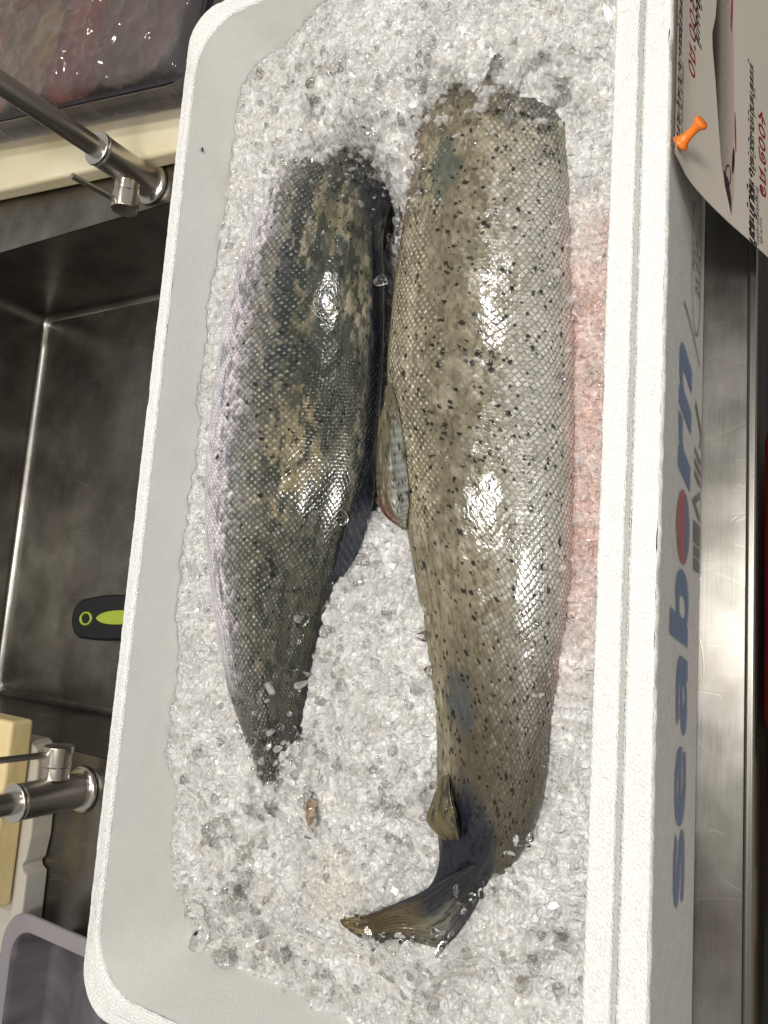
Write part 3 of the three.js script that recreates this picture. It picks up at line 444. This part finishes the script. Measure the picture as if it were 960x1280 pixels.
// ------------------------------------------------------------------ price poster pinned to the box, and its pin
{
  const prof = [[.2025, .1965], [.2035, .185], [.205, .169], [.211, .141], [.221, .105], [.232, .071], [.24, .046], [.247, .024]], curveP = new THREE.CatmullRomCurve3(prof.map(([x, y]) => new THREE.Vector3(x, y, 0))), S = 0.1787, Z0 = -0.1673, ZW = 0.34;
  const tex = canvasTex(2040, 1072, (g, w, h) => {   // 6 px per mm; x runs away along the box, y down the sheet
    const X = z => (Z0 - z) * 6000, Y = s => s * 6000;
    g.fillStyle = '#d9d0c4'; g.fillRect(0, 0, w, h);
    // letters of the local script as pen strokes: upright stems, hooks and loops, slanted
    const kh = (x, y, size, n, col, lw, sd) => {
      g.save(); g.translate(x, y); g.transform(1, 0, -.22, 1, 0, 0); g.strokeStyle = col; g.lineWidth = lw; g.lineJoin = 'round'; g.lineCap = 'butt'; let cx = 0;
      for (let k = 0; k < n; k++) {
        const a = size * (.38 + .16 * hash(k, sd, 1)), t = Math.floor(hash(k, sd, 2) * 5), hgt = size;
        g.beginPath();
        if (t === 0) { g.moveTo(cx, 0); g.lineTo(cx, -hgt * .8); g.quadraticCurveTo(cx, -hgt, cx + a * .5, -hgt); g.quadraticCurveTo(cx + a, -hgt, cx + a, -hgt * .75); g.lineTo(cx + a, 0); }
        else if (t === 1) { g.moveTo(cx + a * .2, -hgt * .1); g.arc(cx + a * .2, -hgt * .18, a * .2, 1.57, 7.8); g.moveTo(cx, -hgt * .3); g.lineTo(cx, -hgt); g.lineTo(cx + a * .5, -hgt * .7); g.lineTo(cx + a, -hgt); g.lineTo(cx + a, 0); }
        else if (t === 2) { g.moveTo(cx, -hgt); g.lineTo(cx, -hgt * .15); g.quadraticCurveTo(cx + a * .5, hgt * .1, cx + a, -hgt * .15); g.lineTo(cx + a, -hgt); }
        else if (t === 3) { g.moveTo(cx, 0); g.lineTo(cx, -hgt); g.moveTo(cx + a * .6, -hgt); g.lineTo(cx + a * .6, -hgt * .2); g.lineTo(cx + a, -hgt * .35); }
        else { g.moveTo(cx + a, 0); g.lineTo(cx + a, -hgt * .8); g.quadraticCurveTo(cx + a * .5, -hgt * 1.15, cx, -hgt * .7); g.lineTo(cx + a * .4, -hgt * .45); }
        g.stroke();
        if (hash(k, sd, 3) > .66) { g.beginPath(); g.arc(cx + a * .5, -hgt * 1.22, a * .3, Math.PI, 6.28); g.stroke(); }
        if (hash(k, sd, 4) > .66) { g.beginPath(); g.moveTo(cx + a * .2, hgt * .18); g.quadraticCurveTo(cx + a * .5, hgt * .4, cx + a, hgt * .14); g.stroke(); }
        cx += a + size * .26;
      }
      g.restore(); return cx;
    };
    const digit = { '1': c => { c.arc(.28, .5, .12, 0, 6.28); c.moveTo(.4, .5); c.bezierCurveTo(.42, .1, -.12, .1, 0, .62); c.bezierCurveTo(.04, 1.05, .46, 1.08, .56, .8); }, '0': c => { c.ellipse(.28, .55, .25, .42, 0, 0, 6.28); }, '8': c => { c.moveTo(0, .2); c.lineTo(.1, 1); c.lineTo(.52, .9); c.lineTo(.52, .2); c.lineTo(.26, .48); }, '5': c => { c.moveTo(.05, .25); c.bezierCurveTo(-.1, 1.25, .62, 1.15, .55, .62); c.bezierCurveTo(.48, .3, .16, .5, .3, .7); c.moveTo(.05, .25); c.lineTo(.6, .12); }, '$': c => { c.moveTo(.1, .1); c.bezierCurveTo(.1, .5, .5, .2, .4, .55); c.lineTo(.2, 1.0); c.moveTo(.0, .62); c.lineTo(.6, .55); }, '.': c => { c.arc(.12, .95, .05, 0, 6.28); } };
    const price = (x, y, size, text, lw) => { g.strokeStyle = '#8e2a2a'; g.lineCap = 'round'; for (const ch of text) { g.save(); g.translate(x, y); g.transform(size, 0, -.15 * size, size, 0, 0); g.beginPath(); digit[ch](g); g.restore(); g.lineWidth = lw; g.stroke(); x += size * (ch === '.' ? .34 : .80); } };
    kh(X(-.176), Y(.009), 40, 30, '#2b2620', 9, 1); kh(X(-.178), Y(.0145), 20, 22, '#6d655a', 4, 9);
    price(X(-.237), Y(.0235), 74, '08.00$', 12);
    g.fillStyle = '#241f1b'; g.font = 'bold 66px sans-serif'; g.save(); g.translate(X(-.262), Y(.043)); g.transform(1, 0, -.2, 1, 0, 0); kh(0, 0, 44, 8, '#241f1b', 11, 4); g.restore();
    // printed fish, head towards the near edge of the sheet
    const fx = z => X(z), path = up => up.forEach(([z, s], k) => k ? g.lineTo(fx(z), Y(s)) : g.moveTo(fx(z), Y(s)));
    g.beginPath(); path([[-.1735, .0955], [-.19, .0845], [-.205, .0782], [-.255, .0685], [-.275, .0635], [-.285, .0628], [-.30, .068], [-.34, .073], [-.40, .078], [-.46, .082], [-.51, .09], [-.51, .10], [-.46, .097], [-.34, .096], [-.27, .0985], [-.215, .1], [-.19, .0995]]); g.closePath();
    const gr = g.createLinearGradient(0, Y(.063), 0, Y(.1)); gr.addColorStop(0, '#2a2420'); gr.addColorStop(.2, '#4a4438'); gr.addColorStop(.4, '#8d8a7c'); gr.addColorStop(.7, '#b5a39c'); gr.addColorStop(1, '#c9b8ae'); g.save(); g.fillStyle = gr; g.fill(); g.clip();
    for (let k = 0; k < 900; k++) { g.strokeStyle = 'rgba(40,36,30,.28)'; g.lineWidth = 2; const x = fx(rr(-.5, -.19)), y = Y(rr(.064, .09)); g.beginPath(); g.arc(x, y, 7, -1, 1); g.stroke(); }
    g.fillStyle = 'rgba(34,28,24,.85)'; g.beginPath(); path([[-.1735, .0955], [-.19, .0845], [-.2, .082], [-.197, .09], [-.185, .095]]); g.fill();
    g.restore();
    g.strokeStyle = '#2c2622'; g.lineWidth = 8; g.beginPath(); g.ellipse(fx(-.199), Y(.0895), 44, 24, .2, 0, 6.28); g.stroke(); g.fillStyle = '#2c2320'; g.beginPath(); g.ellipse(fx(-.213), Y(.0975), 60, 12, .1, 0, 7); g.fill();
    g.fillStyle = '#9a4a40'; g.beginPath(); g.ellipse(fx(-.235), Y(.1008), 90, 8, -.05, 0, 7); g.fill(); g.beginPath(); g.ellipse(fx(-.32), Y(.0945), 90, 10, .08, 0, 7); g.fill();
    kh(X(-.167), Y(.1318), 54, 8, '#211c18', 13, 2); kh(X(-.222), Y(.1312), 42, 16, '#2a2520', 9, 3);
    kh(X(-.170), Y(.1385), 22, 16, '#4c463e', 4, 6); kh(X(-.172), Y(.1445), 20, 8, '#4c463e', 4, 7);
    price(X(-.212), Y(.1385), 76, '18.500$', 14);
    for (let k = 0; k < 500; k++) { g.fillStyle = `rgba(90,80,66,${rr(.03, .12)})`; g.beginPath(); g.arc(rnd() * w, rnd() * h, rr(1, 5), 0, 7); g.fill(); }
  });
  const poster = thing('price_poster', 'glossy printed price sheet with a fish picture, pinned to the side of the foam box', 'poster');
  const sheet = (d) => grid(40, 60, (u, v) => { const t = curveP.getPointAt(v), tg = curveP.getTangentAt(v), wav = .0012 * Math.sin(u * 5 + v * 3) * v; return [t.x + (-tg.y) * (d + wav), t.y + tg.x * (d + wav), Z0 - u * ZW, u, 1 - v]; });
  const face = sheet(.0003), back = sheet(0); const I = back.index.array; for (let k = 0; k < I.length; k += 3) { const a = I[k]; I[k] = I[k + 1]; I[k + 1] = a; } back.computeVertexNormals();
  part('printed_face', face, std({ map: tex, roughness: .42, side: THREE.DoubleSide }), poster);
  part('paper_back', back, std({ color: rgb(.6, .57, .52), roughness: .6, side: THREE.DoubleSide }), poster);
  const pin = thing('push_pin', 'orange plastic push pin holding the price sheet to the foam box', 'pin', [.2035, .1895, -.1765]);
  const d = new THREE.Vector3(.78, .42, -.36).normalize();
  const pinQ = new THREE.Quaternion().setFromUnitVectors(new THREE.Vector3(0, 1, 0), d);
  const g1 = lathe([[0, 0], [.0046, 0], [.0052, .0008], [.0050, .0022], [.0034, .0034], [.0027, .006], [.0025, .010], [.0030, .0128], [.0042, .0142], [.0044, .0154], [.0038, .0164], [0, .0166]]);
  const orange = std({ color: rgb(.86, .20, .02), roughness: .28 });
  part('head', g1, orange, pin).quaternion.copy(pinQ);
  part('needle', cyl(.0006, .0006, .012, 12).translate(0, -.006, 0), brushed, pin).quaternion.copy(pinQ);
}

// ------------------------------------------------------------------ taps
function tap(x, z, dir, label) {
  const t = thing('sink_tap', label, 'tap', [x, 0, z], 'steel pillar taps beside the sink');
  part('base_flange', lathe([[.0, .0005], [.0255, .0005], [.0262, .002], [.0255, .005], [.0225, .0065], [.0205, .0075], [0, .0075]], 64), std({ color: rgb(.62, .59, .54), metalness: 1, roughness: .22 }), t);
  part('column', lathe([[.0190, .0076], [.0192, .009], [.0192, .0800], [.0186, .0818], [.0145, .0826]], 64), brushed, t);
  part('collar', lathe([[.0142, .0815], [.0196, .0820], [.0202, .0835], [.0200, .0865], [.0190, .0878], [.0118, .0880]], 64), std({ color: rgb(.74, .71, .66), metalness: 1, roughness: .2 }), t);
  part('spout_pipe', cyl(.0120, .0120, .25, 48).translate(0, .213, 0), brushed, t);
  const v = part('valve', lathe([[0, .0175], [.0145, .0175], [.0148, .0185], [.0148, .0300], [.0142, .0310], [.0155, .0314], [.0160, .0325], [.0160, .0520], [.0152, .0534], [0, .0536]], 56).rotateX(dir * Math.PI / 2).translate(0, .038, 0), std({ color: rgb(.60, .56, .50), metalness: 1, roughness: .24 }), t);
  const lever = cyl(.0036, .0036, .058, 20).translate(0, .029, 0).rotateZ(.10).translate(-.004, .049, dir * .044);
  part('lever', lever, brushed, v);
  return t;
}
tap(-.463, -.416, 1, 'steel pillar tap beside the cream board and the wrapped tray');
tap(-.462, .326, -1, 'steel pillar tap beside the stacked thick boards and the smoky plastic tub');

// ------------------------------------------------------------------ tool lying in the sink
{
  const t = thing('hand_tool', 'black kitchen tool handle with lime green inlays lying in the sink', 'tool', [-.690, -.2, .142]);
  t.rotation.y = .09; 
  const sh = new THREE.Shape(); sh.moveTo(-.028, -.026); sh.bezierCurveTo(-.062, -.026, -.062, .026, -.028, .026); sh.bezierCurveTo(.02, .034, .07, .030, .13, .018); sh.lineTo(.13, -.018); sh.bezierCurveTo(.07, -.030, .02, -.032, -.028, -.026);
  const hole = new THREE.Path(); hole.absellipse(-.022, 0, .0105, .0075, 0, 6.2831, true); sh.holes.push(hole);
  part('handle', new THREE.ExtrudeGeometry(sh, { depth: .014, bevelEnabled: true, bevelSize: .005, bevelThickness: .005, bevelSegments: 5, curveSegments: 24 }).rotateX(-Math.PI / 2).translate(0, .006, 0), std({ color: rgb(.012, .012, .014), roughness: .45 }), t);
  const lime = std({ color: rgb(.42, .52, .05), roughness: .4 });
  const ring = part('hanging_ring', new THREE.TorusGeometry(.012, .0022, 12, 40).scale(1, .76, 1).rotateX(-Math.PI / 2).translate(-.022, .0252, 0), lime, t);
  const ins = new THREE.Shape(); ins.moveTo(.004, 0); ins.bezierCurveTo(.012, -.010, .05, -.012, .09, -.007); ins.lineTo(.09, .007); ins.bezierCurveTo(.05, .012, .012, .010, .004, 0);
  part('grip_inlay', new THREE.ExtrudeGeometry(ins, { depth: .002, bevelEnabled: true, bevelSize: .001, bevelThickness: .001, bevelSegments: 2 }).rotateX(-Math.PI / 2).translate(0, .0245, 0), lime, t);
  part('blade', new RoundedBoxGeometry(.15, .002, .03, 2, .0009).translate(.20, .013, 0), brushed, t);
}

// ------------------------------------------------------------------ boards
const poly = (col, sd) => std({ color: rgb(1, 1, 1), map: dataTex(256, 256, (i, j, c) => { const n = fbm(i / 40, j / 40, sd), m = fbm(i / 6, j / 50, sd + 2); c[0] = col[0] + 20 * (n - .5); c[1] = col[1] + 26 * (n - .5) + 8 * (m - .5); c[2] = col[2] + 46 * (n - .5) + 10 * (m - .5); }, true), roughness: .5, bumpMap: steelBump, bumpScale: .0003 });
{
  const b1 = thing('cutting_board', 'cream plastic cutting board lying under the film wrapped tray', 'cutting board', [-.60, 0, -.63]); b1.rotation.y = -.095;
  part('board', new RoundedBoxGeometry(.62, .026, .36, 4, .006).translate(0, .0155, 0), poly([226, 214, 180], 300), b1);
  const b2 = thing('cutting_board', 'thick cream plastic cutting board, upper one of the pair beside the tap', 'cutting board', [-.520, 0, .355]);
  part('board', new RoundedBoxGeometry(.34, .030, .205, 4, .005).translate(-.17, .046, .0), poly([226, 204, 150], 310), b2);
  const sh = new THREE.Shape([[-.34, -.082], [-.022, -.082], [-.008, -.074], [-.003, -.06], [.0, .02], [-.004, .045], [-.010, .052], [-.007, .058], [.001, .062], [.002, .15], [-.34, .15]].map(([x, z]) => new THREE.Vector2(x, -z)));
  const b3 = thing('cutting_board', 'chipped cutting board with shade painted into its grey colour, lower one of the pair beside the tap', 'cutting board', [-.507, 0, .362]);
  part('board', new THREE.ExtrudeGeometry(sh, { depth: .024, bevelEnabled: true, bevelSize: .002, bevelThickness: .002, bevelSegments: 2 }).rotateX(-Math.PI / 2).translate(0, .003, 0), poly([186, 180, 166], 320), b3);  // grey tint stands for the shade on the lower board
}

// ------------------------------------------------------------------ film wrapped tray behind the tap
{
  const t = thing('wrapped_tray', 'dark tray of brownish meat under crumpled cling film on the cream board', 'food tray', [-.56, .029, -.70]); t.rotation.y = -.15;
  const hx = .27, hz = .20;
  part('tray', loops([{ hx: hx - .03, hz: hz - .03, r: .03, y: .001 }, { hx: hx - .012, hz: hz - .012, r: .035, y: .02 }, { hx: hx, hz: hz, r: .04, y: .052 }, { hx: hx - .004, hz: hz - .004, r: .04, y: .055 }, { hx: hx - .012, hz: hz - .012, r: .035, y: .048 }], 160), std({ color: rgb(.03, .022, .03), roughness: .25 }), t);
  const tones = [[.15, .05, .035], [.20, .10, .06], [.10, .075, .055], [.17, .14, .07], [.21, .15, .12]];
  seed = 808;
  const meatTex = dataTex(256, 256, (i, j, c) => { const a = fbm(i / 40, j / 40, 420), b = fbm(i / 12, j / 12, 421), v = 150 + 130 * (a - .5) + 60 * (b - .5); c[0] = v + 40; c[1] = v + 20; c[2] = v; paint(c, 240, 225, 190, smooth(.58, .7, fbm(i / 22 + 4, j / 60, 422)) * .7); }, true);
  for (let j = 0; j < 3; j++) for (let i = 0; i < 4; i++) {
    const k = i * 7 + j * 13, c = tones[(i * 2 + j * 3) % 5], cx = -.165 + i * .11 + rr(-.012, .012), cz = -.098 + j * .098 + rr(-.010, .010), cy = .040 + rr(0, .008), rot = rr(-.5, .5);
    const g = grid(48, 24, (u, v) => { const a = u * 6.2832, b = (v - .5) * 3.1416, r = 1 + .55 * (fbm(Math.cos(a) * 1.4 + k, Math.sin(a) * 1.4 + v, 400) - .5) + .12 * (fbm(Math.cos(a) * 5 + k, v * 6, 401) - .5), q = Math.pow(Math.max(0, Math.cos(b)), .45) * r, x = Math.cos(a) * q * .086, z = Math.sin(a) * q * .080; return [cx + x * Math.cos(rot) - z * Math.sin(rot), cy + Math.sin(b) * .011 + .004 * (fbm(x * 50, z * 50, 402 + k) - .5), cz + x * Math.sin(rot) + z * Math.cos(rot), .5 + x * 5 + k * .3, .5 + z * 5]; }, true);
    part('meat_piece', g, std({ color: rgb(...c.map(q => q * 3)), map: meatTex, roughness: .45, side: THREE.DoubleSide }), t);
  }
  const wr = (x, z) => .010 * (Math.pow(1 - Math.abs(2 * fbm(x * 13 + 3 * z, z * 8 - 4 * x, 410, 2) - 1), 5) - .3) + .005 * (Math.pow(1 - Math.abs(2 * fbm(x * 34 - 8 * z, z * 30, 412, 2) - 1), 4) - .3) + .0025 * (fbm(x * 70, z * 70, 411, 2) - .5);
  part('cling_film', grid(220, 180, (u, v) => { const a = 2 * u - 1, b = 2 * v - 1, x = a * (hx + .006), z = b * (hz + .006), e = Math.max(Math.abs(a), Math.abs(b)); let y = .070 + .006 * (1 - e * e) + wr(x, z); const d = smooth(.90, 1, e); y = mix(y, .022 + wr(x, z) * .6, d * d); return [x * (1 + .0 * d), y, z * (1 + .0 * d)]; }), std({ color: rgb(.60, .57, .60), transmission: .92, thickness: 0, roughness: .10, ior: 1.6, side: THREE.DoubleSide }), t);
}

// ------------------------------------------------------------------ smoky plastic tub
{
  const t = thing('plastic_tub', 'empty smoky grey plastic tub with a rounded rim beside the stacked boards', 'tub', [-.335, 0, .60]);
  const hx = .165, hz = .152, mat = std({ color: rgb(.40, .39, .41), roughness: .12, transmission: .5, thickness: 0, side: THREE.DoubleSide, map: dataTex(256, 256, (i, j, c) => { const n = fbm(i / 14, j / 70, 500), m = fbm(i / 50, j / 50, 501); c[0] = 186 + 90 * (n - .5) + 60 * (m - .5); c[1] = 180 + 90 * (n - .5) + 56 * (m - .5); c[2] = 186 + 90 * (n - .5) + 50 * (m - .5); }, true) });
  const P = (d, y, r) => ({ hx: hx - d, hz: hz - d, r, y });
  const uvS = g => { const u = g.attributes.uv; for (let i = 0; i < u.count; i++) u.setXY(i, u.getX(i) * 3, u.getY(i) * 3); return g; };
  part('rim', uvS(loops([P(.001, .046, .038), P(-.001, .0475, .039), P(-.001, .0505, .039), P(.001, .0525, .038), P(.014, .0525, .03), P(.016, .051, .03)], 200)), std({ color: rgb(.27, .24, .255), roughness: .3, roughnessMap: steelRough }), t);
  part('shell', uvS(loops([P(.016, .051, .03), P(.019, .045, .03), P(.026, .010, .03), P(.034, .003, .026), P(.06, .0022, .02)], 200)), mat, t);
  part('bottom', new THREE.BoxGeometry(2 * (hx - .058), .0016, 2 * (hz - .058)).translate(0, .0014, 0), mat, t);
}

// ------------------------------------------------------------------ what shows past the counter's edge
{
  const t = thing('plastic_bin', 'dark red plastic bin standing on the floor against the steel counter edge', 'bin', [.400, -.85, .05]);
  const red = std({ color: rgb(.10, .008, .010), roughness: .35 });
  const P = (d, y, r) => ({ hx: .16 - d, hz: .12 - d, r, y });
  part('shell', loops([P(.03, .002, .02), P(.008, .5, .02), P(.002, .79, .02), P(-.006, .795, .022), P(-.006, .815, .022), P(.004, .819, .02), P(.010, .80, .02), P(.034, .02, .02)], 120), red, t);
  part('bottom', new THREE.BoxGeometry(.24, .006, .16).translate(0, .012, 0), red, t);
  const c2 = thing('carton', 'brown cardboard carton standing on the floor beside the red bin', 'carton', [.400, -.85, .30]);
  part('carton_body', new RoundedBoxGeometry(.32, .78, .22, 2, .004).translate(0, .391, 0), std({ color: rgb(.20, .13, .06), roughness: .8 }), c2);
  part('packing_tape', new THREE.BoxGeometry(.321, .0006, .05).translate(0, .7816, 0), std({ color: rgb(.3, .22, .12), roughness: .3 }), c2);
}

// ------------------------------------------------------------------ specks on the inner wall of the box
{
  const speck = (px, py, r, label) => {
    const d = unproject(px, py), k = (INX0 + .0016 - EYE.x) / d.x, p = EYE.clone().addScaledVector(d, k);
    const o = part(numbered('debris_speck'), mergeVertices(new THREE.IcosahedronGeometry(1, 1).deleteAttribute('uv').deleteAttribute('normal')).scale(.0008, r, r * 1.9), std({ color: rgb(.03, .024, .018), roughness: .6 }), scene);
    o.geometry.computeVertexNormals(); o.position.copy(p); o.userData = { label, category: 'speck', group: 'dark specks on the inner wall' };
  };
  speck(253, 187, .0011, 'dark speck stuck to the inner foam wall beside the ice');
  speck(289, 93, .0007, 'small dark speck near the rounded corner of the inner foam wall');
}
renderer.render(scene, camera);
